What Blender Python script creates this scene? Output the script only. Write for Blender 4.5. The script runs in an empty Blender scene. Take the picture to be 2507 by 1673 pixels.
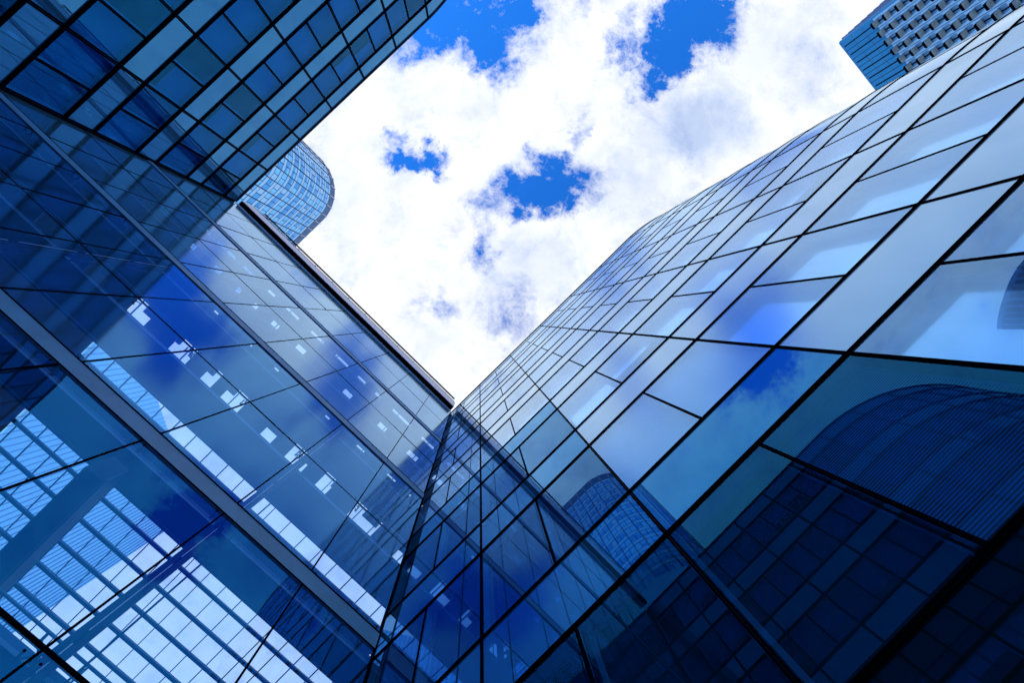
import bpy, math, random
from mathutils import Vector, Matrix
random.seed(11)
SC = bpy.context.scene
COL = SC.collection

# ------------------------------------------------------------------ camera
# plan axes: X = right, Y = the other horizontal direction, Z = up.  Lens and tilt come from the
# vanishing point of the verticals; a person's eye 1.6 m above the paving looks straight up the court.
EYE = 1.6
FPX, CX, CY, ZX, ZY, WPX = 1209.0, 1253.5, 836.5, 1174.0, 785.0, 2507.0
upc = Vector(((ZX - CX) / FPX, -(ZY - CY) / FPX, -1.0)).normalized()
B0 = Matrix(((1, 0, 0), (0, -1, 0), (0, 0, -1)))
RC = (B0 @ upc).rotation_difference(Vector((0, 0, 1))).to_matrix() @ B0
cam_data = bpy.data.cameras.new("camera")
cam = bpy.data.objects.new("camera", cam_data)
COL.objects.link(cam)
cam.matrix_world = Matrix.Translation((0, 0, EYE)) @ RC.to_4x4()
cam_data.sensor_width = 36.0
cam_data.sensor_fit = 'HORIZONTAL'
cam_data.lens = FPX / WPX * 36.0
cam_data.clip_start = 0.05
cam_data.clip_end = 6000
SC.camera = cam
SC.view_settings.view_transform = 'Standard'
SC.view_settings.look = 'None'
SC.view_settings.exposure = 0.0
SC.view_settings.gamma = 1.0
SC.cycles.transparent_max_bounces = 24
SC.cycles.max_bounces = 14
SC.cycles.glossy_bounces = 6

def sky_q(u, v):
    """plan direction (x/z, y/z) of the sky seen through a point of the photograph"""
    r = RC @ Vector((u - CX, -(v - CY), -FPX))
    return r.x / r.z, r.y / r.z

# ------------------------------------------------------------------ sky and sun
SUN_Q = (-1.0, -0.9)                     # the sun stands behind the upper left wing
SUN = Vector((SUN_Q[0], SUN_Q[1], 1)).normalized()
world = bpy.data.worlds.new("World")
SC.world = world
world.use_nodes = True
wt = world.node_tree
for n_ in list(wt.nodes):
    wt.nodes.remove(n_)

class NT:
    """small helper for wiring nodes"""
    def __init__(s, tree):
        s.t = tree
    def n(s, typ, **kw):
        nd = s.t.nodes.new(typ)
        for k, v in kw.items():
            setattr(nd, k, v)
        return nd
    def put(s, sock, v):
        if hasattr(v, 'is_output'):
            s.t.links.new(v, sock)
        elif isinstance(v, (tuple, list)) and len(v) == 3 and sock.type == 'RGBA':
            sock.default_value = (*v, 1)
        else:
            sock.default_value = v
    def m(s, op, a, b=None, c=None, clamp=False):
        nd = s.n('ShaderNodeMath', operation=op, use_clamp=clamp)
        for i, v in enumerate((a, b, c)):
            if v is not None:
                s.put(nd.inputs[i], v)
        return nd.outputs[0]
    def vm(s, op, a, b=None):
        nd = s.n('ShaderNodeVectorMath', operation=op)
        s.put(nd.inputs[0], a)
        if b is not None:
            s.put(nd.inputs[1], b)
        return nd.outputs['Value'] if op in ('LENGTH', 'DOT_PRODUCT') else nd.outputs[0]
    def mix(s, f, a, b, blend='MIX'):
        nd = s.n('ShaderNodeMix', data_type='RGBA', blend_type=blend)
        s.put(nd.inputs['Factor'], f)
        s.put(nd.inputs['A'], a)
        s.put(nd.inputs['B'], b)
        return nd.outputs['Result']
    def smooth(s, x, lo, hi):
        nd = s.n('ShaderNodeMapRange', interpolation_type='SMOOTHSTEP', clamp=True)
        s.put(nd.inputs[0], x)
        nd.inputs[1].default_value, nd.inputs[2].default_value = lo, hi
        return nd.outputs[0]
    def noise(s, vec, scale, detail=2.0, rough=0.5, dist=0.0):
        nd = s.n('ShaderNodeTexNoise')
        s.put(nd.inputs['Vector'], vec)
        nd.inputs['Scale'].default_value = scale
        nd.inputs['Detail'].default_value = detail
        nd.inputs['Roughness'].default_value = rough
        nd.inputs['Distortion'].default_value = dist
        return nd

W = NT(wt)
nish = W.n('ShaderNodeTexSky', sky_type='NISHITA')
nish.sun_disc = False
nish.sun_elevation = math.asin(SUN.z)
nish.sun_rotation = math.atan2(SUN.x, SUN.y)
nish.air_density, nish.dust_density, nish.ozone_density = 1.0, 0.2, 3.0
gen = W.n('ShaderNodeTexCoord').outputs['Generated']
sep = W.n('ShaderNodeSeparateXYZ')
wt.links.new(gen, sep.inputs[0])
zz = W.m('MAXIMUM', sep.outputs[2], 0.08)
comb = W.n('ShaderNodeCombineXYZ')
W.put(comb.inputs[0], W.m('DIVIDE', sep.outputs[0], zz))
W.put(comb.inputs[1], W.m('DIVIDE', sep.outputs[1], zz))
q = comb.outputs[0]                      # position on the flat cloud deck
warp = W.noise(q, 14.0, 9.0, 0.68)
wv = W.vm('MULTIPLY', W.vm('SUBTRACT', warp.outputs['Color'], (0.5, 0.5, 0.5)), (0.15, 0.15, 0.0))
qw = W.vm('ADD', q, wv)
# breaks in the cloud deck: place, radii, turn, depth
GAPS = [(1120, 40, 135, 78, 0, 1.0), (1190, 105, 82, 58, 0, 1.0), (1275, 15, 62, 50, 0, 0.95), (1030, 85, 70, 44, -40, 0.7),
        (1700, 45, 98, 72, 0, 1.0), (1640, 125, 76, 62, -25, 1.0), (1600, 190, 48, 34, 0, 0.9), (1535, 85, 26, 60, 20, 0.55), (1545, 120, 60, 40, 20, 0.75),
        (1020, 392, 62, 27, 5, 0.9), (975, 335, 26, 26, 0, 0.55), (1050, 350, 20, 22, 0, 0.6),
        (1335, 468, 104, 50, -10, 1.0), (1355, 412, 52, 34, 30, 0.85), (1418, 330, 22, 40, 20, 0.5), (1195, 498, 50, 34, 0, 0.5),
        (1450, 486, 44, 24, 0, 0.5), (1285, 505, 42, 30, 0, 0.7), (1178, 618, 26, 58, 10, 0.55), (1255, 765, 80, 70, 30, 0.44),
        (1075, 762, 46, 24, 10, 0.40), (1190, 560, 30, 34, 0, 0.4), (1430, 30, 40, 30, 0, 0.3)]
hole = None
for (u, v, ru, rv, a, amp) in GAPS:
    c = sky_q(u, v)
    mp = W.n('ShaderNodeMapping', vector_type='TEXTURE')
    W.put(mp.inputs['Vector'], qw)
    mp.inputs['Location'].default_value = (c[0], c[1], 0)
    mp.inputs['Rotation'].default_value = (0, 0, math.radians(a))
    mp.inputs['Scale'].default_value = (ru / FPX, rv / FPX, 1)
    r = W.vm('LENGTH', mp.outputs[0])
    g = W.m('MULTIPLY', W.smooth(r, 1.9, 0.25), amp)
    hole = g if hole is None else W.m('MAXIMUM', hole, g)
fb = W.noise(q, 11.0, 14.0, 0.70, 0.35).outputs['Fac']
fine = W.noise(q, 46.0, 8.0, 0.72, 0.6).outputs['Fac']
big = W.noise(q, 1.5, 3.0, 0.5).outputs['Fac']
cov = W.m('ADD', W.m('MULTIPLY_ADD', W.m('SUBTRACT', fb, 0.5), 2.6, 0.95), W.m('MULTIPLY', hole, -1.55))
cov = W.m('ADD', cov, W.m('MULTIPLY', W.m('SUBTRACT', fine, 0.5), W.m('MULTIPLY_ADD', hole, 1.5, 0.25)))
far = W.smooth(W.vm('LENGTH', q), 1.0, 2.2)       # beyond the court the deck breaks up at random
cov = W.m('ADD', cov, W.m('MULTIPLY', far, W.m('MULTIPLY', W.m('SUBTRACT', big, 0.56), 1.6)))
mask = W.m('POWER', W.smooth(cov, -0.22, 1.05), 0.60)
# thicker, greyer patches of cloud
grey = None
for (u, v, ru, rv, amp) in [(1700, 315, 210, 120, 0.85), (1560, 460, 180, 110, 0.35), (1900, 120, 200, 150, 0.30), (1300, 640, 150, 110, 0.4), (820, 500, 120, 160, 0.2)]:
    c = sky_q(u, v)
    mp = W.n('ShaderNodeMapping', vector_type='TEXTURE')
    W.put(mp.inputs['Vector'], qw)
    mp.inputs['Location'].default_value = (c[0], c[1], 0)
    mp.inputs['Scale'].default_value = (ru / FPX, rv / FPX, 1)
    g = W.m('MULTIPLY', W.smooth(W.vm('LENGTH', mp.outputs[0]), 1.2, 0.1), amp)
    grey = g if grey is None else W.m('MAXIMUM', grey, g)
puff = W.noise(q, 8.0, 10.0, 0.62, 0.3).outputs['Fac']
grey = W.m('ADD', grey, W.m('MULTIPLY', W.smooth(puff, 0.40, 0.75), 0.55), clamp=True)
cloud = W.mix(grey, (10.7, 11.0, 11.5), (5.7, 6.9, 9.5))
blue = W.mix(1.0, nish.outputs[0], (0.20, 1.34, 2.95), 'MULTIPLY')
bg = W.n('ShaderNodeBackground')
W.put(bg.inputs['Color'], W.mix(mask, blue, cloud))
bg.inputs['Strength'].default_value = 0.1
wt.links.new(bg.outputs[0], W.n('ShaderNodeOutputWorld').inputs[0])

sun_data = bpy.data.lights.new("sun", 'SUN')
sun_data.energy = 0.8
sun_data.angle = math.radians(12)
sun_data.color = (1.0, 0.96, 0.9)
sun = bpy.data.objects.new("sun", sun_data)
COL.objects.link(sun)
sun.rotation_euler = SUN.to_track_quat('Z', 'Y').to_euler()

# ------------------------------------------------------------------ materials
MATS = {}
def new_mat(name):
    m = bpy.data.materials.new(name)
    m.use_nodes = True
    m.node_tree.nodes.clear()
    MATS[name] = m
    return NT(m.node_tree), m

def coated_glass(name, f0, trans, back=None, wave=0.0, wscale=0.5, dirt=0.06, rough=0.0, power=5.0, fmax=1.0, edge=(0.66, 0.74, 1.0), film=None):
    """blue coated glazing: tinted mirror reflection that whitens towards grazing, over what lies behind
    (clear panes) or over a solid coloured back (spandrel panels)"""
    # the whole court's glazing has a slightly greenish blue tint
    tint = lambda c: None if c is None else (c[0] * 0.80, min(1.0, c[1] * 1.07), c[2] * 0.93)
    f0, back, film, edge = tint(f0), tint(back), tint(film), (edge[0] * 0.92, edge[1] * 1.0, edge[2] * 0.97)
    T, m = new_mat(name)
    tc = T.n('ShaderNodeTexCoord').outputs['Object']
    normal = None
    if wave:
        bp = T.n('ShaderNodeBump')
        bp.inputs['Strength'].default_value = wave
        bp.inputs['Distance'].default_value = 0.05
        T.put(bp.inputs['Height'], T.noise(tc, wscale, 1.0, 0.4).outputs['Fac'])
        normal = bp.outputs[0]
    lw = T.n('ShaderNodeLayerWeight')
    lw.inputs['Blend'].default_value = 0.5
    s = T.m('MULTIPLY', T.m('POWER', lw.outputs['Facing'], power), fmax)
    streak = T.n('ShaderNodeMapping')
    streak.inputs['Scale'].default_value = (1.2, 1.2, 0.35)
    T.put(streak.inputs['Vector'], tc)
    d = T.m('MULTIPLY_ADD', T.smooth(T.noise(streak.outputs[0], 1.1, 6.0, 0.62).outputs['Fac'], 0.3, 0.75), -dirt * 2, 1.0 + dirt)
    refl = T.mix(s, f0, edge)
    gl = T.n('ShaderNodeBsdfGlossy')
    gl.inputs['Roughness'].default_value = rough
    vm = T.n('ShaderNodeVectorMath', operation='SCALE')
    T.put(vm.inputs[0], refl)
    T.put(vm.inputs['Scale'], d)
    T.put(gl.inputs['Color'], vm.outputs[0])
    if normal is not None:
        T.put(gl.inputs['Normal'], normal)
    if back is None:
        un = T.n('ShaderNodeBsdfTransparent')
        T.put(un.inputs['Color'], T.mix(s, trans, (0, 0, 0)))
        if film:                              # painted haze: brightens the pane and softens contrast in its reflections
            df = T.n('ShaderNodeBsdfDiffuse')
            df.inputs['Color'].default_value = (*film, 1)
            a2 = T.n('ShaderNodeAddShader')
            T.t.links.new(un.outputs[0], a2.inputs[0])
            T.t.links.new(df.outputs[0], a2.inputs[1])
            un = a2
    else:
        un = T.n('ShaderNodeBsdfDiffuse')
        T.put(un.inputs['Color'], T.mix(s, back, (0, 0, 0)))
    ad = T.n('ShaderNodeAddShader')
    T.t.links.new(gl.outputs[0], ad.inputs[0])
    T.t.links.new(un.outputs[0], ad.inputs[1])
    T.t.links.new(ad.outputs[0], T.n('ShaderNodeOutputMaterial').inputs[0])
    return m

def paint(name, col, rough=0.5, spec=0.3, var=0.10, scale=2.0, metal=0.0, tex=None):
    T, m = new_mat(name)
    tc = T.n('ShaderNodeTexCoord').outputs['Object']
    p = T.n('ShaderNodeBsdfPrincipled')
    nz = T.noise(tc, scale, 5.0, 0.6).outputs['Fac']
    dark = tuple(c * (1 - var * 2) for c in col)
    light = tuple(min(1, c * (1 + var)) for c in col)
    colr = T.mix(T.smooth(nz, 0.3, 0.7), dark, light)
    if tex == 'slats':                       # venetian slats, lines along the floor
        sp = T.n('ShaderNodeSeparateXYZ')
        T.put(sp.inputs[0], tc)
        w = T.m('FRACT', T.m('MULTIPLY', sp.outputs[2], 34.0))
        colr = T.mix(T.smooth(T.m('ABSOLUTE', T.m('SUBTRACT', w, 0.5)), 0.24, 0.34), colr, tuple(c * 0.10 for c in col))
    if tex == 'perforated':
        vo = T.n('ShaderNodeTexVoronoi')
        T.put(vo.inputs['Vector'], tc)
        vo.inputs['Scale'].default_value = 45.0
        vo.inputs['Randomness'].default_value = 0.0
        colr = T.mix(T.smooth(vo.outputs['Distance'], 0.30, 0.20), colr, tuple(c * 0.35 for c in col))
    T.put(p.inputs['Base Color'], colr)
    p.inputs['Roughness'].default_value = rough
    p.inputs['Specular IOR Level'].default_value = spec
    p.inputs['Metallic'].default_value = metal
    T.t.links.new(p.outputs[0], T.n('ShaderNodeOutputMaterial').inputs[0])
    return m

coated_glass('dimmed_vision_glass', (0.0015, 0.036, 0.105), (0.36, 0.72, 0.95), wave=0.012, wscale=0.45, power=4.5, edge=(0.16, 0.48, 1.0), film=(0.0008, 0.008, 0.020))  # low bays: their dark reflection is put into the glass colour
coated_glass('dimmed_glass', (0.003, 0.050, 0.17), (0.45, 0.76, 0.97), wave=0.014, wscale=0.45, power=3.8, edge=(0.34, 0.62, 1.0), film=(0.003, 0.014, 0.04))  # corner bays, darkened in colour for the dim mirrored atrium
coated_glass('crisp_brightened_glass', (0.008, 0.10, 0.30), (0.70, 0.86, 0.98), wave=0.014, wscale=0.45, power=3.3, edge=(0.82, 0.89, 1.0), film=(0.05, 0.09, 0.18))  # sharp copy with the sky's brightness put into tint and haze
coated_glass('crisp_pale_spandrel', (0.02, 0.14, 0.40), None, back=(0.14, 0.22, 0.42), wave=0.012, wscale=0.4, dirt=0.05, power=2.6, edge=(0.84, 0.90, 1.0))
coated_glass('brightened_glass', (0.012, 0.14, 0.40), (0.74, 0.88, 0.98), wave=0.012, wscale=0.45, rough=0.18, power=3.3, edge=(0.82, 0.89, 1.0), film=(0.07, 0.12, 0.22))  # brightness of the reflected sky put into tint and haze
coated_glass('vision_glass_far', (0.002, 0.040, 0.125), (0.35, 0.70, 0.92), wave=0.03, wscale=0.5, edge=(0.30, 0.62, 1.0))
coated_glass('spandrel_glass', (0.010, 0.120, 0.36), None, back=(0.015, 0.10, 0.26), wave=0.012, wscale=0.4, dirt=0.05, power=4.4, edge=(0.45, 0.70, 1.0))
coated_glass('dimmed_spandrel', (0.003, 0.026, 0.055), None, back=(0.002, 0.014, 0.030), wave=0.012, wscale=0.4, dirt=0.05, edge=(0.4, 0.66, 1.0))  # spandrel glass darkened in colour to keep the lowest band in shade
coated_glass('pale_spandrel_glass', (0.03, 0.17, 0.46), None, back=(0.22, 0.32, 0.54), wave=0.010, wscale=0.4, dirt=0.05, power=2.6, rough=0.18, edge=(0.84, 0.90, 1.0))  # spandrel glass lightened in colour for the bright upper rows
coated_glass('spandrel_glass_far', (0.026, 0.105, 0.27), None, back=(0.02, 0.075, 0.17), wave=0.012, wscale=0.4, dirt=0.05, edge=(0.5, 0.72, 1.0))
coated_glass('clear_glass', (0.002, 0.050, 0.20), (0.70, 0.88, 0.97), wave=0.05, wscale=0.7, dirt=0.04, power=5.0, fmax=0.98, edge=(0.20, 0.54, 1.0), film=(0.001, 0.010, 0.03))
coated_glass('half_brightened_clear_glass', (0.003, 0.070, 0.27), (0.68, 0.86, 0.97), wave=0.05, wscale=0.7, dirt=0.04, power=3.9, rough=0.08, fmax=0.98, edge=(0.40, 0.68, 1.0), film=(0.005, 0.022, 0.06))  # clear glass partly lightened, brightness put into its colour
coated_glass('brightened_clear_glass', (0.004, 0.075, 0.24), (0.66, 0.85, 0.97), wave=0.05, wscale=0.7, dirt=0.04, power=3.0, rough=0.12, fmax=0.98, edge=(0.64, 0.79, 1.0), film=(0.016, 0.044, 0.09))  # clear glass lightened for the top rows, sky brightness in its colour
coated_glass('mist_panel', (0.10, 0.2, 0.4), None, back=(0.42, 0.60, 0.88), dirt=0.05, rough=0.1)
coated_glass('roof_glass', (0.01, 0.03, 0.06), (0.52, 0.63, 0.84), dirt=0.02)
coated_glass('blind_white', (0.12, 0.25, 0.48), None, back=(0.52, 0.66, 0.88), dirt=0.03, rough=0.14, power=2.2, edge=(0.8, 0.88, 1.0))
coated_glass('blind_white_dimmed', (0.06, 0.16, 0.34), None, back=(0.22, 0.36, 0.62), dirt=0.04, rough=0.14, power=2.2, edge=(0.7, 0.82, 1.0))  # dimmed copy of the white blind, shade put into its colour
paint('beam_navy', (0.003, 0.035, 0.11), 0.6, 0.15, 0.05, 0.6)
coated_glass('tower_glass', (0.10, 0.27, 0.60), None, back=(0.10, 0.24, 0.52), dirt=0.15, wave=0.02, wscale=0.4)
coated_glass('tower_glass_dark', (0.03, 0.16, 0.48), None, back=(0.03, 0.14, 0.40), dirt=0.15, wave=0.02, wscale=0.4)
coated_glass('tower_panel', (0.18, 0.26, 0.5), None, back=(0.18, 0.29, 0.56), dirt=0.06, rough=0.15)
coated_glass('plain_blue_glass', (0.015, 0.10, 0.29), None, back=(0.015, 0.08, 0.27), dirt=0.10, rough=0.05)
coated_glass('pale_panel', (0.12, 0.2, 0.45), None, back=(0.13, 0.25, 0.55), dirt=0.05, rough=0.1)
paint('black_metal', (0.0015, 0.003, 0.008), 0.6, 0.0, 0.2)
paint('dark_blue_metal', (0.004, 0.014, 0.045), 0.5, 0.05, 0.2)
paint('grey_metal', (0.10, 0.20, 0.42), 0.4, 0.4, 0.12)
paint('reveal_grey', (0.05, 0.27, 0.55), 0.6, 0.2, 0.06)
paint('blind_blue', (0.005, 0.12, 0.34), 0.8, 0.1, 0.05, 0.6)
paint('blind_navy', (0.004, 0.07, 0.22), 0.8, 0.1, 0.05, 0.6)
paint('blind_grey', (0.16, 0.48, 0.80), 0.8, 0.1, 0.05, 0.6, tex='perforated')
paint('blind_slats', (0.06, 0.24, 0.56), 0.7, 0.1, 0.05, 0.6, tex='slats')
paint('room_dark', (0.003, 0.022, 0.045), 0.8, 0.1, 0.3, 0.8)
paint('wall_core', (0.03, 0.07, 0.16), 0.8, 0.1, 0.1)
paint('soffit_blue', (0.006, 0.08, 0.24), 0.6, 0.15, 0.04, 0.5)
paint('soffit_lip', (0.06, 0.20, 0.40), 0.6, 0.15, 0.04, 0.5)
paint('band_metal', (0.07, 0.27, 0.58), 0.5, 0.2, 0.06, 1.5)
paint('fascia_light', (0.50, 0.54, 0.78), 0.5, 0.3, 0.04, 1.5)
paint('tube_steel', (0.015, 0.12, 0.28), 0.35, 0.5, 0.10, 1.0)
paint('atrium_wall', (0.008, 0.045, 0.09), 0.8, 0.1, 0.05, 0.4)
paint('louvre_dark', (0.05, 0.19, 0.46), 0.5, 0.3, 0.2, 1.0)
paint('box_grey', (0.72, 0.90, 1.0), 0.55, 0.2, 0.15, 0.7)
paint('paving', (0.30, 0.33, 0.36), 0.85, 0.2, 0.15, 0.8)

# ------------------------------------------------------------------ mesh helpers
class MB:
    """collects quads, boxes and tubes, then links them as ONE mesh object (coordinates: plan x, y, height above the eye)"""
    def __init__(s):
        s.v, s.f, s.mi, s.sm, s.mats = [], [], [], [], []
    def _m(s, mat):
        if mat not in s.mats:
            s.mats.append(mat)
        return s.mats.index(mat)
    def face(s, pts, mat, smooth=False):
        b = len(s.v)
        s.v += [tuple(p) for p in pts]
        s.f.append(list(range(b, b + len(pts))))
        s.mi.append(s._m(mat))
        s.sm.append(smooth)
    def grid(s, rows, mat, smooth=True):
        """rows: list of equal-length point lists; shared vertices"""
        b, w = len(s.v), len(rows[0])
        for r in rows:
            s.v += [tuple(p) for p in r]
        for i in range(len(rows) - 1):
            for j in range(w - 1):
                s.f.append([b + i * w + j, b + i * w + j + 1, b + (i + 1) * w + j + 1, b + (i + 1) * w + j])
                s.mi.append(s._m(mat))
                s.sm.append(smooth)
    def hexa(s, p, mat):
        """p: 8 points, 0-3 bottom loop, 4-7 top loop"""
        b = len(s.v)
        s.v += [tuple(x) for x in p]
        for q_ in ((3, 2, 1, 0), (4, 5, 6, 7), (0, 1, 5, 4), (1, 2, 6, 5), (2, 3, 7, 6), (3, 0, 4, 7)):
            s.f.append([b + i for i in q_])
            s.mi.append(s._m(mat))
            s.sm.append(False)
    def box(s, o, ax, ay, x0, x1, y0, y1, z0, z1, mat):
        """box in a turned plan frame: origin o (x, y), plan axes ax, ay"""
        P = lambda a, b_, z: (o[0] + ax[0] * a + ay[0] * b_, o[1] + ax[1] * a + ay[1] * b_, z)
        s.hexa([P(x0, y0, z0), P(x1, y0, z0), P(x1, y1, z0), P(x0, y1, z0), P(x0, y0, z1), P(x1, y0, z1), P(x1, y1, z1), P(x0, y1, z1)], mat)
    def tube(s, a, b_, r, mat, n=10):
        a, b_ = Vector(a), Vector(b_)
        d = (b_ - a).normalized()
        u = d.orthogonal().normalized()
        w = d.cross(u)
        k = len(s.v)
        for c in (a, b_):
            for i in range(n):
                t = 2 * math.pi * i / n
                s.v.append(tuple(c + u * (r * math.cos(t)) + w * (r * math.sin(t))))
        for i in range(n):
            j = (i + 1) % n
            s.f.append([k + i, k + j, k + n + j, k + n + i]); s.mi.append(s._m(mat)); s.sm.append(True)
        s.f.append([k + i for i in reversed(range(n))]); s.mi.append(s._m(mat)); s.sm.append(False)
        s.f.append([k + n + i for i in range(n)]); s.mi.append(s._m(mat)); s.sm.append(False)
    def mesh(s, name, org):
        me = bpy.data.meshes.new(name)
        me.from_pydata([(x - org[0], y - org[1], z + EYE - org[2]) for x, y, z in s.v], [], s.f)
        for m in s.mats:
            me.materials.append(MATS[m])
        me.polygons.foreach_set('material_index', s.mi)
        me.polygons.foreach_set('use_smooth', s.sm)
        me.update()
        return me
    def build(s, name, parent=None, loc=None, label=None):
        org = ORG[parent.name] if parent is not None else (0, 0, 0)
        o = bpy.data.objects.new(name, s.mesh(name, org))
        COL.objects.link(o)
        if parent is not None:
            o.parent = parent
            ORG[o.name] = org
        if label:
            o['label'] = label
        return o

ORG = {}
def thing(name, label, cat, base):
    o = bpy.data.objects.new(name, None)
    o.location = (base[0], base[1], 0)
    COL.objects.link(o)
    o['label'] = label
    o['category'] = cat
    o.empty_display_size = 2
    ORG[o.name] = (base[0], base[1], 0)
    return o

class Facade:
    """a glass front in plan: a straight run, then a round nose turning away from the court"""
    def __init__(s, p0, d, m, straight, radius):
        s.p0, s.d, s.m, s.L, s.R = Vector(p0), Vector(d).normalized(), Vector(m).normalized(), straight, radius
        s.c = s.p0 + s.d * s.L - s.m * s.R
    def at(s, t, off=0.0):
        if t <= s.L:
            p, nrm = s.p0 + s.d * t, s.m
        else:
            a = (t - s.L) / s.R
            nrm = s.m * math.cos(a) + s.d * math.sin(a)
            p = s.c + nrm * s.R
        p = p + nrm * off
        return p.x, p.y
    def samples(s, t0, t1):
        ts, step = [t0], s.R * 0.036          # the same grid along the curve for every panel and bar
        g_ = s.L
        while g_ < t1 - 0.004:
            if g_ > t0 + 0.004:
                ts.append(g_)
            g_ += step
        return ts + [t1]
    def strip(s, mb, t0, t1, z0, z1, off, mat):
        ts = s.samples(t0, t1)
        mb.grid([[(*s.at(t, off), z0) for t in ts], [(*s.at(t, off), z1) for t in ts]], mat)
    def bar(s, mb, t0, t1, z0, z1, o0, o1, mat):
        """solid bar following the front between two offsets"""
        ts = s.samples(t0, t1)
        mb.grid([[(*s.at(t, a), z) for t in ts] for a, z in ((o0, z0), (o1, z0), (o1, z1), (o0, z1), (o0, z0))], mat, smooth=False)
        for t in (t0, t1):
            mb.face([(*s.at(t, a), z) for a, z in ((o0, z0), (o1, z0), (o1, z1), (o0, z1))], mat)

def prism(mb, poly, z0, z1, mat):
    n = len(poly)
    for i in range(n):
        a, b = poly[i], poly[(i + 1) % n]
        mb.face([(*a, z0), (*b, z0), (*b, z1), (*a, z1)], mat)
    mb.face([(*p, z1) for p in poly], mat)

# ------------------------------------------------------------------ setting: the paving
g = MB()
g.face([(-3000, -3000, -EYE), (3000, -3000, -EYE), (3000, 3000, -EYE), (-3000, 3000, -EYE)], 'paving')
gr = g.build('ground')
gr['kind'] = 'structure'

# ------------------------------------------------------------------ the two curtain-walled wings
def office_wing(name, label, F, bays, bottoms, sp_h, top, glass, spandrel, mul, core_depth, blind_rule, base=None):
    """bays: plan positions of the mullions; bottoms: undersides of the spandrel bands (heights)"""
    th = thing(name, label, 'office building', F.at(bays[0], 0))
    w, proud = mul
    # storeys: window rows lie between one spandrel's top and the next one's underside
    for k, zb in enumerate(bottoms):
        zt = min(zb + sp_h, top) if k < len(bottoms) - 1 else top
        for i in range(len(bays) - 1):
            mb = MB()
            F.strip(mb, bays[i] + 0.01, bays[i + 1] - 0.01, zb, zt, 0.0, spandrel if spandrel != 'spandrel_glass' else 'dimmed_spandrel' if k == 0 else ('spandrel_glass' if (k == 1 and i < 3) or (i < 2 and k < 4) else ('crisp_pale_spandrel' if i < 2 else 'pale_spandrel_glass')))  # shading put into the panel colours: dark below, pale above
            mb.build('spandrel_panel', th)
    for k in range(len(bottoms) - 1):
        z0, z1 = bottoms[k] + sp_h, bottoms[k + 1]
        for i in range(len(bays) - 1):
            t0, t1 = bays[i], bays[i + 1]
            tm = (t0 + t1) / 2
            fr = MB()
            sw = w * 0.42
            F.bar(fr, tm - sw, tm - sw * 0.18, z0, z1, -0.03, proud * 0.35, 'black_metal')
            F.bar(fr, tm + sw * 0.18, tm + sw, z0, z1, -0.03, proud * 0.35, 'black_metal')
            F.bar(fr, tm - sw * 0.18, tm + sw * 0.18, z0, z1, -0.03, proud * 0.15, 'dark_blue_metal')
            dep = 0.20
            if k == 0 and glass == 'dimmed_vision_glass':       # deep structural mullions of the entrance storey
                for t in (t0, tm, t1):
                    if t == tm or (t == t0) or i == len(bays) - 2:
                        F.bar(fr, t - w * 0.62, t + w * 0.62, z0, z1, -0.17, -0.031, 'black_metal')
                        F.bar(fr, t - w * 0.62 - 0.012, t - w * 0.62 - 0.002, z0, z1, -0.165, -0.14, 'grey_metal')
            for a, b in ((t0 + w / 2, tm - sw), (tm + sw, t1 - w / 2)):   # reveal boxes behind each pane
                for t in (a, b):
                    fr.face([(*F.at(t, -0.02), z0), (*F.at(t, -dep), z0), (*F.at(t, -dep), z1), (*F.at(t, -0.02), z1)], 'reveal_grey')
                ts = F.samples(a, b)
                for z in (z0, z1):
                    fr.grid([[(*F.at(t, -0.02), z) for t in ts], [(*F.at(t, -dep), z) for t in ts]], 'reveal_grey')
                # slim inner casement
                F.bar(fr, a, a + 0.05, z0, z1, -dep, -dep + 0.05, 'soffit_lip')
                F.bar(fr, a + 0.05, b, z1 - 0.05, z1, -dep, -dep + 0.05, 'soffit_lip')
            wn = fr.build('window', th)
            for side, (a, b) in enumerate(((t0, tm), (tm, t1))):
                p = MB()
                F.strip(p, a + 0.01, b - 0.01, z0, z1, 0.0, glass if (k < 1 and i < 3) or glass != 'dimmed_vision_glass' else (('dimmed_glass' if k < 3 else 'crisp_brightened_glass') if i < 2 else ('crisp_brightened_glass' if k == 0 else 'brightened_glass')))  # light and shade put into the glass: dim low bays, brightened elsewhere
                p.build('pane', wn)
                kind, drop = blind_rule(i, k, side)
                bl = MB()
                zc = z1 - (z1 - z0) * drop
                F.strip(bl, a + 0.02, b - 0.02, zc, z1, -dep + (0.10 if kind == 'blind_grey' else 0.0), kind)
                if drop < 1:
                    F.bar(bl, a + 0.06, b - 0.06, zc - 0.04, zc, -dep - 0.01, -dep + 0.03, 'soffit_lip')
                    F.strip(bl, a + 0.02, b - 0.02, z0, zc, -dep - 0.06, 'room_dark')
                bl.build('blind', wn)
    # transoms: a pair of dark lips with a groove, one part per line
    lines = sorted([z for z in bottoms] + [z + sp_h for z in bottoms[:-1]])
    for z in lines:
        mb = MB()
        F.bar(mb, bays[0], bays[-1], z - w * 0.5, z - w * 0.10, -0.03, proud, 'black_metal')
        F.bar(mb, bays[0], bays[-1], z + w * 0.10, z + w * 0.5, -0.03, proud, 'black_metal')
        F.bar(mb, bays[0], bays[-1], z - w * 0.10, z + w * 0.10, -0.03, proud * 0.45, 'dark_blue_metal')
        mb.build('transom', th)
    for t in bays:
        mb = MB()
        for a, b, pr in ((-0.5, -0.12, 1.06), (-0.12, 0.12, 0.5), (0.12, 0.5, 1.06)):
            F.bar(mb, t + a * w, t + b * w, bottoms[0] - 1.0, top - 0.01, -0.03, proud * 0.5 * pr, 'black_metal' if pr > 1 else 'dark_blue_metal')
        mb.build('mullion', th)
    mb = MB()
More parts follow.
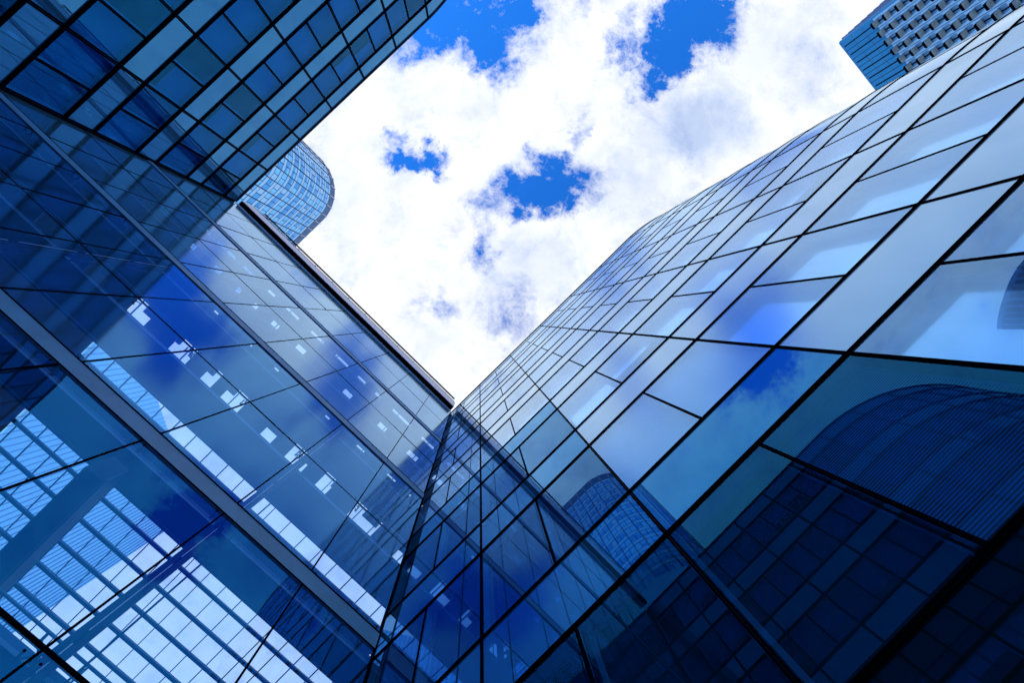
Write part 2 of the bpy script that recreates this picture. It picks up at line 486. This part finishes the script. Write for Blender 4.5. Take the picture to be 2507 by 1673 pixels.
    F.bar(mb, bays[0], bays[-1], top, top + 0.10, -0.30, proud + 0.02, 'dark_blue_metal')
    mb.build('roof_coping', th)
    # ground floor glazing and the solid core behind the glass
    mb = MB()
    F.strip(mb, bays[0], bays[-1], -EYE + 0.02, bottoms[0], 0.0, glass)
    mb.build('ground_floor_glazing', th)
    poly = [F.at(t, -0.40) for i in range(len(bays) - 1) for t in F.samples(bays[i], bays[i + 1])]
    e = Vector(F.at(bays[-1], -0.4)) - F.m * max(0.0, core_depth - 0.4 - (Vector(F.at(bays[0], -0.4)) - Vector(F.at(bays[-1], -0.4))).dot(F.m))
    poly += [tuple(e), tuple(Vector(F.at(bays[0], 0)) - F.m * core_depth)]
    mb = MB()
    prism(mb, poly, -EYE + 0.01, top - 0.15, 'wall_core')
    mb.build('rear_wall', th)
    return th

H = 3.6
# plan of the court (metres from the camera)
dA, mA = Vector((0.7185, -0.6955)), Vector((0.6955, 0.7185))
dC, mC = Vector((0.7135, -0.7007)), Vector((-0.7007, -0.7135))
dB, nB = Vector((0.7071, 0.7071)), Vector((-0.7071, 0.7071))
A0 = dA * -5.54 - mA * 15.1
C0 = dC * -5.48 - mC * 2.91
FA = Facade(A0, dA, mA, 10.3 + 5.54, 11.5)
FC = Facade(C0, dC, mC, 10.3 + 5.48, 9.0)
BAY = 2.655

rA = random.Random(3)
def blinds_far(i, k, side):
    r = rA.random()
    if r < 0.12: return 'room_dark', 1.0
    if r < 0.40: return 'blind_navy', 1.0
    if r < 0.60: return 'blind_blue', rA.choice((0.35, 0.55, 0.7))
    return 'blind_blue', 1.0
rC = random.Random(8)
def blinds_near(i, k, side):
    # bay 2 is the one right above the camera's right hand
    if k == 0 and i == 2: return ('blind_slats', 1.0) if side else ('room_dark', 1.0)
    if k == 1 and i == 2: return 'blind_grey', 1.0
    if k == 0 and i < 3: return 'room_dark', 1.0  # dark backing adds to the painted shade of the low bays
    if k <= 2 and i < 2: return 'blind_navy', 1.0  # navy here stands in for the dark mirrored atrium
    if k <= 1: return 'blind_white_dimmed', 1.0  # low rows get the blind with shade in its colour
    return 'blind_white', (1.0 if rC.random() < 0.72 else rC.choice((0.5, 0.7)))

office_wing('office_wing', 'dark blue glass office wing at top left with a checker of windows and pale bands', FA,
            [0.08 + (10.44 + 5.54 - 0.14) / 6 * i for i in range(7)] + [15.92 + BAY * (j + 1) for j in range(5)],
            [0.5 + H * k for k in range(9)], 1.30, 30.55, 'vision_glass_far', 'spandrel_glass_far', (0.12, 0.05), 22.0, blinds_far)
office_wing('office_wing', 'pale glass office wing on the right, close overhead, its bowed roofline running to upper right', FC,
            [BAY * i for i in range(12)],
            [1.27 + H * k for k in range(9)], 1.26, 31.15, 'dimmed_vision_glass', 'spandrel_glass', (0.044, 0.020), 18.0, blinds_near)

# ------------------------------------------------------------------ the glass atrium between the wings
DB = 5.29
def PB(l, n):
    v = dB * l + nB * n
    return v.x, v.y
O = (0.0, 0.0)
AX, AY = (dB.x, dB.y), (nB.x, nB.y)
atrium = thing('glass_atrium', 'tall clear glass atrium front at lower left with point fixings and blue walkways behind', 'atrium', PB(-6, DB))
PW = 1.775
cols = [0.197 * DB + PW * (i - 9) for i in range(11)]
cols[0], cols[-1] = -15.16, 2.72
levels = [-EYE + 0.02, 1.4, 5.0, 8.6, 12.2, 15.8, 19.4, 23.0, 26.6, 31.0]
BEAMS = (8.6, 15.8, 23.0)
rp = random.Random(5)
for i in range(10):
    for k in range(9):
        z0 = levels[k] + (0.22 if levels[k] in BEAMS else 0.012)
        z1 = levels[k + 1] - (0.22 if levels[k + 1] in BEAMS else 0.012)
        mb = MB()
        # each pane is set a hair out of true, as point-fixed glass is
        e = [rp.uniform(-0.0035, 0.0035) for _ in range(4)]
        a, b = cols[i] + 0.008, cols[i + 1] - 0.008
        mb.face([(*PB(a, DB + e[0]), z0), (*PB(b, DB + e[1]), z0), (*PB(b, DB + e[1] + e[2]), z1), (*PB(a, DB + e[0] + e[2]), z1)], 'clear_glass' if k < 3 else ('half_brightened_clear_glass' if k < 5 else 'brightened_clear_glass'))  # glass brightened upwards by material, standing in for stronger sky reflection
        mb.build('glass_panel', atrium)
for z in levels[1:-1]:
    mb = MB()
    if z in BEAMS:
        mb.box(O, AX, AY, cols[0], cols[-1], DB - 0.02, DB + 0.16, z - 0.22, z + 0.22, 'band_metal')
        mb.box(O, AX, AY, cols[0], cols[-1], DB - 0.03, DB - 0.021, z - 0.235, z - 0.205, 'black_metal')
        mb.box(O, AX, AY, cols[0], cols[-1], DB - 0.03, DB - 0.021, z + 0.205, z + 0.235, 'black_metal')
        mb.build('band_beam', atrium)
    else:
        w = 0.026 if z < 6 else 0.016
        mb.box(O, AX, AY, cols[0], cols[-1], DB - 0.006, DB + 0.03, z - w, z + w, 'black_metal')
        mb.build('joint_line', atrium)
for x in cols:
    mb = MB()
    mb.box(O, AX, AY, x - 0.013, x + 0.013, DB - 0.009, DB + 0.03, -EYE + 0.03, 31.0, 'black_metal')
    mb.build('joint_line', atrium)
# four-armed glass fixings at the corners of the panels
def fixing_mesh():
    mb = MB()
    for sx in (-1, 1):
        for sz in (-1, 1):
            mb.tube((0, 0, 0), (0.10 * sx, 0.02, 0.13 * sz), 0.012, 'dark_blue_metal', 6)
            mb.tube((0.10 * sx, -0.10, 0.13 * sz), (0.10 * sx, 0.05, 0.13 * sz), 0.016, 'black_metal', 8)
            mb.tube((0.10 * sx, 0.015, 0.13 * sz), (0.10 * sx, 0.035, 0.13 * sz), 0.028, 'dark_blue_metal', 10)
    mb.tube((0, -0.04, 0), (0, 0.10, 0), 0.024, 'black_metal', 8)
    return mb.mesh('glass_fixing', (0, 0, EYE))
fm = fixing_mesh()
rotB = math.atan2(dB.y, dB.x)
for z in (5.0, 8.6, 12.2, 15.8, 19.4, 23.0, 26.6):
    for x in cols[1:-1]:
        o = bpy.data.objects.new('glass_fixing', fm)
        COL.objects.link(o)
        o.parent = atrium
        b = ORG[atrium.name]
        px, py = PB(x, DB + 0.10)
        o.location = (px - b[0], py - b[1], z + EYE)
        o.rotation_euler = (0, 0, rotB)
        if z in BEAMS:
            o.scale = (1, 1, 2.1)
# walkways one above the other, 0.6 m behind the glass
slabs = [5.35 + H * j for j in range(8)]
L0, L1 = -15.2, 12.0
for j, z in enumerate(slabs):
    mb = MB()
    dout = (6.84, 6.58, 6.95, 6.95, 6.86, 6.66, 6.50, 7.0)[j]
    mb.box(O, AX, AY, L0, L1, 5.93, dout, z, z + 0.16, 'soffit_blue')
    mb.box(O, AX, AY, L0, L1, 5.918, 5.93, z - 0.004, z + 0.05, 'soffit_lip')
    mb.box(O, AX, AY, L0, L1, dout - 0.09, dout - 0.06, z - 0.012, z + 0.001, 'soffit_lip')
    wk = mb.build('walkway', atrium)
    rl = MB()
    for n_ in (dout - 0.05,):
        rl.tube((*PB(L0, n_), z + 1.25), (*PB(L1, n_), z + 1.25), 0.022, 'tube_steel', 6)
        x = L0 + 0.6
        while x < L1:
            rl.tube((*PB(x, n_), z + 0.26), (*PB(x, n_), z + 1.25), 0.016, 'tube_steel', 6)
            x += 1.775
    rl.build('handrail', wk)
# upper floors reach back from the walkway, with openings cut along its edge
rd = random.Random(21)
for z, dk in zip(slabs[4:7], (6.862, 6.662, 6.502)):
    mb = MB()
    x = L0
    while x < L1:
        solid = rd.choice((0.5, 0.75, 0.9, 1.2))
        mb.box(O, AX, AY, x, min(x + solid, L1), dk, 10.5, z + 0.12, z + 0.24, 'soffit_blue')
        x += solid + rd.choice((0.55, 0.9, 0.9, 1.3))
    mb.build('floor_deck', atrium)
# glass roof of the atrium: round purlins along it, glazing bars across
ZR = 30.5
NR0, NR1 = 7.35, 34.2
mb = MB()
mb.box(O, AX, AY, L0, L1, 5.4, 7.2, ZR, ZR + 0.35, 'soffit_blue')
mb.build('roof_slab', atrium)
sk = MB()
sk.face([(*PB(L0, 7.2), ZR + 0.42), (*PB(L1, 7.2), ZR + 0.42), (*PB(L1, NR1 + 0.4), ZR + 0.42), (*PB(L0, NR1 + 0.4), ZR + 0.42)], 'roof_glass')
sky_light = sk.build('skylight', atrium)
for k in range(16):
    n_ = NR0 + 1.79 * k
    mb = MB()
    mb.tube((*PB(L0, n_), ZR + 0.10), (*PB(L1, n_), ZR + 0.10), 0.125, 'tube_steel', 12)
    mb.box(O, AX, AY, L0, L1, n_ + 0.15, n_ + 0.27, ZR + 0.24, ZR + 0.40, 'tube_steel')
    mb.box(O, AX, AY, L0, L1, n_ - 0.02, n_ + 0.14, ZR + 0.22, ZR + 0.30, 'dark_blue_metal')
    mb.build('purlin', sky_light)
x = L0 + 0.3
while x < L1:
    mb = MB()
    mb.box(O, AX, AY, x - 0.028, x + 0.028, 7.2, NR1, ZR + 0.31, ZR + 0.415, 'dark_blue_metal')
    mb.build('glazing_bar', sky_light)
    x += 1.29
# deep tie beams running back from the front, a mast with bright rods behind the glass
for lx in (-2.72, -9.85):
    mb = MB()
    mb.box(O, AX, AY, lx, lx + 0.34, 5.95, 32.0, 8.02, 8.62, 'beam_navy')
    mb.box(O, AX, AY, lx + 0.341, lx + 0.36, 5.95, 32.0, 8.10, 8.58, 'soffit_lip')  # paler sheet paints the lit flank of the beam
    mb.build('tie_beam', atrium)
for lx in (-0.62, -7.70):
    mb = MB()
    mb.box(O, AX, AY, lx - 0.09, lx + 0.09, 5.50, 5.58, -EYE, 30.4, 'dark_blue_metal')
    mb.box(O, AX, AY, lx - 0.012, lx + 0.012, 5.47, 5.50, -EYE, 30.4, 'black_metal')
    for k in range(18):
        mb.box(O, AX, AY, lx - 0.006, lx + 0.008, 5.462, 5.469, k * 1.7 - 1.2, k * 1.7 + 0.28, 'fascia_light')
    mb.build('mast', atrium)
    mb = MB()
    mb.tube((*PB(lx + 0.26, 5.55), -EYE), (*PB(lx + 0.26, 5.55), 30.4), 0.014, 'dark_blue_metal', 6)
    mb.build('tie_rod', atrium)
# walls at the ends and the rear of the atrium
mb = MB()
mb.box(O, AX, AY, L0 - 0.3, L1 + 0.3, 34.6, 34.9, -EYE + 0.01, ZR + 0.3, 'atrium_wall')
mb.box(O, AX, AY, L0 - 0.3, L0 - 0.05, DB + 0.03, 34.5, -EYE + 0.01, ZR + 0.3, 'atrium_wall')
mb.box(O, AX, AY, L1 + 0.4, L1 + 0.7, 6.0, 34.5, -EYE + 0.01, ZR + 0.3, 'atrium_wall')
mb.build('interior_wall', atrium)
# roof edge: dark overhanging soffit, pale fascia, light railing
mb = MB()
mb.box(O, AX, AY, cols[0] + 0.02, cols[-1] - 0.02, DB - 0.012, DB + 0.10, 30.55, 30.98, 'band_metal')
mb.box(O, AX, AY, cols[0] + 0.02, cols[-1] - 0.02, DB - 0.02, DB + 0.0, 30.90, 31.0, 'fascia_light')
mb.build('head_frame', atrium)
mb = MB()
mb.box(O, AX, AY, cols[0] + 0.02, cols[-1] - 0.02, 5.02, 5.40, 31.0, 31.12, 'black_metal')
mb.build('roof_soffit', atrium)
mb = MB()
mb.box(O, AX, AY, cols[0] + 0.02, cols[-1] - 0.02, 4.985, 5.20, 31.12, 32.55, 'fascia_light')
mb.box(O, AX, AY, cols[0] + 0.02, cols[-1] - 0.02, 4.975, 5.21, 32.55, 32.60, 'dark_blue_metal')
mb.build('fascia', atrium)
mb = MB()
for zr, r in ((33.3, 0.012), (33.75, 0.012), (34.25, 0.05)):
    mb.tube((*PB(cols[0] + 0.1, 5.08), zr), (*PB(cols[-1] - 0.1, 5.08), zr), r, 'dark_blue_metal', 8)
rail = mb.build('railing', atrium)
x = cols[0] + 0.5
while x < cols[-1]:
    mb = MB()
    mb.tube((*PB(x, 5.08), 32.6), (*PB(x, 5.08), 34.26), 0.022, 'grey_metal', 6)
    mb.build('post', rail)
    x += 1.5

# ------------------------------------------------------------------ round-nosed tower beyond the atrium
ZT = 140.0
dD, mD = Vector((0.714, -0.700)).normalized(), Vector((0.700, 0.714)).normalized()
cD = Vector((-51.0, -35.5))
RD = 11.5
SD = 34.0
FD = Facade(cD + mD * RD - dD * SD, dD, mD, SD, RD)
tower = thing('office_tower', 'tall round-nosed tower with curved bands of small windows behind the atrium roof', 'tower', tuple(cD))
NB_D = 26
bD = [SD + math.pi * RD - BAY * (NB_D - i) for i in range(NB_D + 1)]
CR = 4.3
floors_D = [ZT - CR - H * (j + 1) for j in range(14)]
ww = []
for j, zf in enumerate(floors_D):
    mb = MB()
    F = FD
    zs = zf + H - 1.30
    for i in range(NB_D):
        F.strip(mb, bD[i], bD[i + 1], zs, zf + H, 0.0, 'tower_panel')
    mb.build('spandrel_band', tower)
    mb = MB()
    for i in range(NB_D):
        F.bar(mb, bD[i], bD[i + 1], zs - 0.05, zs + 0.05, -0.02, 0.015, 'dark_blue_metal')
        F.bar(mb, bD[i], bD[i + 1], zf + H - 0.05, zf + H + 0.05, -0.02, 0.015, 'dark_blue_metal')
    mb.build('transom', tower)
    for i in range(NB_D):
        mb = MB()
        tm = (bD[i] + bD[i + 1]) / 2
        for a, b in ((bD[i], tm), (tm, bD[i + 1])):
            gk = random.choice(('tower_glass', 'tower_glass', 'tower_glass', 'tower_glass_dark', 'tower_panel'))
            zm = zf + (zs - zf) * random.choice((0.0, 0.0, 0.0, 0.45, 0.7))
            F.strip(mb, a, b, zm, zs - 0.35, 0.0, gk)
            if zm > zf:
                F.strip(mb, a, b, zf, zm, 0.0, 'tower_glass_dark')
            F.strip(mb, a, b, zs - 0.35, zs, 0.0, 'tower_glass_dark')
        F.bar(mb, tm - 0.05, tm + 0.05, zf, zs, -0.02, 0.05, 'dark_blue_metal')
        ww.append((i, j, mb))
# the hundred largest (lowest visible, on the court side) are parts, the rest one part
vis = [w_ for w_ in ww if 6 <= w_[0] <= 18 and w_[1] <= 10]
vis.sort(key=lambda w_: -w_[1])
keep = set(id(w_) for w_ in vis[:100])
rest = MB()
for w_ in ww:
    if id(w_) in keep:
        w_[2].build('window', tower)
    else:
        b = len(rest.v)
        rest.v += w_[2].v
        for f_, mi_, s_ in zip(w_[2].f, w_[2].mi, w_[2].sm):
            rest.f.append([b + q_ for q_ in f_])
            rest.mi.append(rest._m(w_[2].mats[mi_]))
            rest.sm.append(s_)
ro = rest.build('window_rows', tower)
ro['kind'] = 'stuff'
for t in bD:
    mb = MB()
    FD.bar(mb, t - 0.075, t + 0.075, floors_D[-1], ZT - CR, -0.02, 0.10, 'dark_blue_metal')
    mb.build('mullion', tower)
mb = MB()
for i in range(NB_D):
    FD.strip(mb, bD[i], bD[i + 1], ZT - CR, ZT, -0.05, 'louvre_dark')
    k = 0
    while k < 14:
        z = ZT - CR + 0.15 + k * 0.3
        FD.bar(mb, bD[i], bD[i + 1], z, z + 0.05, -0.055, -0.035, 'tube_steel')
        k += 1
crown = mb.build('crown_louvre', tower)
for i, t in enumerate(bD):
    mb = MB()
    FD.bar(mb, t - 0.09, t + 0.09, ZT - CR, ZT + 0.1, -0.02, 0.18, 'fascia_light')
    mb.build('crown_post', crown)
poly = [FD.at(t, -0.15) for i in range(NB_D) for t in FD.samples(bD[i], bD[i + 1])]
mb = MB()
prism(mb, poly, -EYE + 0.01, ZT - 0.2, 'wall_core')
prism(mb, [FD.at(t, 0.0) for i in range(NB_D) for t in FD.samples(bD[i], bD[i + 1])], -EYE + 0.02, floors_D[-1], 'tower_panel')
mb.build('shaft', tower)

# ------------------------------------------------------------------ square tower with projecting boxes
ZE = 128.0
hE, nE = Vector((0.667, 0.745)).normalized(), Vector((0.745, -0.667)).normalized()
E0 = Vector((94.8, -73.7))
sq = thing('box_tower', 'square tower at top right with rows of grey boxes sticking out of its front', 'tower', tuple(E0 + nE * 15 + hE * 15))
EO, EH, EN = (E0.x, E0.y), (hE.x, hE.y), (nE.x, nE.y)
WE = 31.0
def E_(a, b, z):
    v = E0 + hE * a + nE * b
    return (v.x, v.y, z)
mb = MB()
mb.box(EO, EH, EN, 0.3, WE, 0.3, WE, -EYE + 0.01, ZE - 0.4, 'wall_core')
mb.build('core', sq)
FH = 3.45
mb = MB()
mb.face([E_(0.6, 0, ZE - 3 * FH - 0.6), E_(WE, 0, ZE - 3 * FH - 0.6), E_(WE, 0, ZE), E_(0.6, 0, ZE)], 'plain_blue_glass')
# rounded corner
for k in range(6):
    a0, a1 = math.pi / 2 * k / 6, math.pi / 2 * (k + 1) / 6
    p0 = (0.6 - 0.6 * math.sin(a0), 0.6 - 0.6 * math.cos(a0))
    p1 = (0.6 - 0.6 * math.sin(a1), 0.6 - 0.6 * math.cos(a1))
    mb.face([E_(*p0, -EYE), E_(*p1, -EYE), E_(*p1, ZE), E_(*p0, ZE)], 'plain_blue_glass', True)
mb.build('crown_glazing', sq)
mb = MB()
mb.face([E_(0.6, 0, -EYE), E_(WE, 0, -EYE), E_(WE, 0, ZE - 3 * FH - 0.6), E_(0.6, 0, ZE - 3 * FH - 0.6)], 'pale_panel')
mb.build('front_wall', sq)
mb = MB()
mb.face([E_(0, 0.6, -EYE), E_(0, WE, -EYE), E_(0, WE, ZE), E_(0, 0.6, ZE)], 'pale_panel')
mb.build('side_wall', sq)
for k in range(1, 13):
    mb = MB()
    mb.box(EO, EH, EN, -0.30, -0.01, 1.2 + 2.3 * (k - 1), 1.26 + 2.3 * (k - 1), 20, ZE - 0.2, 'grey_metal')
    mb.build('side_fin', sq)
for k in range(4):
    mb = MB()
    mb.box(EO, EH, EN, 0.5, WE, -0.03, 0.0, ZE - FH * k - 0.5 - 0.05, ZE - FH * k - 0.5 + 0.05, 'louvre_dark')
    mb.build('floor_line', sq)
for j in range(11):
    x = 1.93 + 2.65 * j
    mb = MB()
    mb.box(EO, EH, EN, x - 0.13, x + 0.13, -0.16, -0.002, 20, ZE - 0.9, 'black_metal')
    mb.build('fin', sq)
    for dx in (-0.66, 0.66, 1.325):
        if dx < 1.4:
            mb = MB()
            w = 0.05 if dx > 1 else 0.022
            mb.box(EO, EH, EN, x + dx - w, x + dx + w, -0.05, -0.002, 20, ZE - 0.2, 'black_metal' if dx > 1 else 'louvre_dark')
            if dx > 1:
                mb.build('thin_fin', sq)
def canopy_box(x, z):
    """rounded box standing out from the front: dark rim, pale underside"""
    mb = MB()
    w, n0, n1, r = 0.82, -1.75, -0.14, 0.30
    pts = []
    for cx_, cn, a0 in ((x + w - r, n1 - r, 0), (x - w + r, n1 - r, 90), (x - w + r, n0 + r, 180), (x + w - r, n0 + r, 270)):
        for k in range(5):
            a = math.radians(a0 + 22.5 * k)
            pts.append((cx_ + r * math.cos(a), cn + r * math.sin(a)))
    b = [E_(a, n_, z) for a, n_ in pts]
    t = [E_(a, n_, z + 0.62) for a, n_ in pts]
    mb.face(b[::-1], 'box_grey')
    mb.face(t, 'dark_blue_metal')
    for i in range(len(b)):
        j = (i + 1) % len(b)
        mb.face([b[i], b[j], t[j], t[i]], 'black_metal', True)
    mb.box(EO, EH, EN, x - 0.14, x + 0.14, -0.141, -0.002, z - 0.2, z + 0.8, 'black_metal')
    return mb
for r_ in range(10):
    z = ZE - 11.9 - FH * r_
    for j in range(10):
        canopy_box(1.93 + 2.65 * j, z).build('sunshade_box', sq)
    mb = MB()
    for j in range(10):
        x = 1.93 + 2.65 * j
        mb.box(EO, EH, EN, x + 0.92, x + 1.4, -0.9, -0.62, z + 0.1, z + 0.5, 'black_metal')

# ------------------------------------------------------------------ pale finned tower seen through the atrium roof
ZF = 150.0
a_ = sky_q(300, 1372)
F0 = Vector((a_[0], a_[1])) * 120.0
rad = F0.normalized()
perp = Vector((-rad.y, rad.x))
hF = (perp * -0.95 + rad * 0.30).normalized()
if hF.dot(Vector((-1, -0.3))) < 0:
    hF = -hF
nF = Vector((-hF.y, hF.x))
if nF.dot(rad) < 0:
    nF = -nF
ft = thing('finned_tower', 'pale tower with close vertical fins glimpsed through the atrium roof at lower left', 'tower', tuple(F0 + hF * 15 + nF * 10))
FO, FX, FY = (F0.x, F0.y), (hF.x, hF.y), (nF.x, nF.y)
mb = MB()
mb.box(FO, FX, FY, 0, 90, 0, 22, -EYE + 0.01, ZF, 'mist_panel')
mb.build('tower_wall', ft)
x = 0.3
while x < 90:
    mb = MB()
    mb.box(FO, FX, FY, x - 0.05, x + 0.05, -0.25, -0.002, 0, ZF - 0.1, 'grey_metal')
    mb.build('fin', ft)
    x += 0.62 + x * 0.02

# ------------------------------------------------------------------ dark tower that only shows mirrored in the right wing's glass
ZM = 110.0
rim = []
for (u, v) in ((2440, 806), (2442, 780), (2449, 750), (2460, 715), (2474, 682), (2492, 652), (2515, 625), (2545, 602)):
    a_ = sky_q(u, v)
    V = Vector(a_) * ZM
    rim.append(V + mC * (2 * (-mC.dot(V) - 2.91)))
away = sum(rim, Vector((0, 0))) / len(rim)
away.normalize()
mt = thing('dark_tower', 'dark curved tower seen only as a sliver mirrored at the right edge of the glass', 'tower', tuple(rim[3] + away * 10))
mb = MB()
prism(mb, [tuple(p) for p in rim] + [tuple(rim[-1] + away * 30), tuple(rim[0] + away * 30)], -EYE + 0.01, ZM, 'louvre_dark')
mb.build('tower_wall', mt)
for i in range(len(rim) - 1):
    for f_ in (0.2, 0.7):
        p = rim[i].lerp(rim[i + 1], f_)
        t_ = (rim[i + 1] - rim[i]).normalized()
        n_ = Vector((-t_.y, t_.x))
        if n_.dot(away) > 0:
            n_ = -n_
        mb = MB()
        mb.box((p.x, p.y), (t_.x, t_.y), (n_.x, n_.y), -0.5, 0.5, 0.005, 0.3, 2.0, ZM - 1.5, 'dark_blue_metal')
        mb.build('fin', mt)
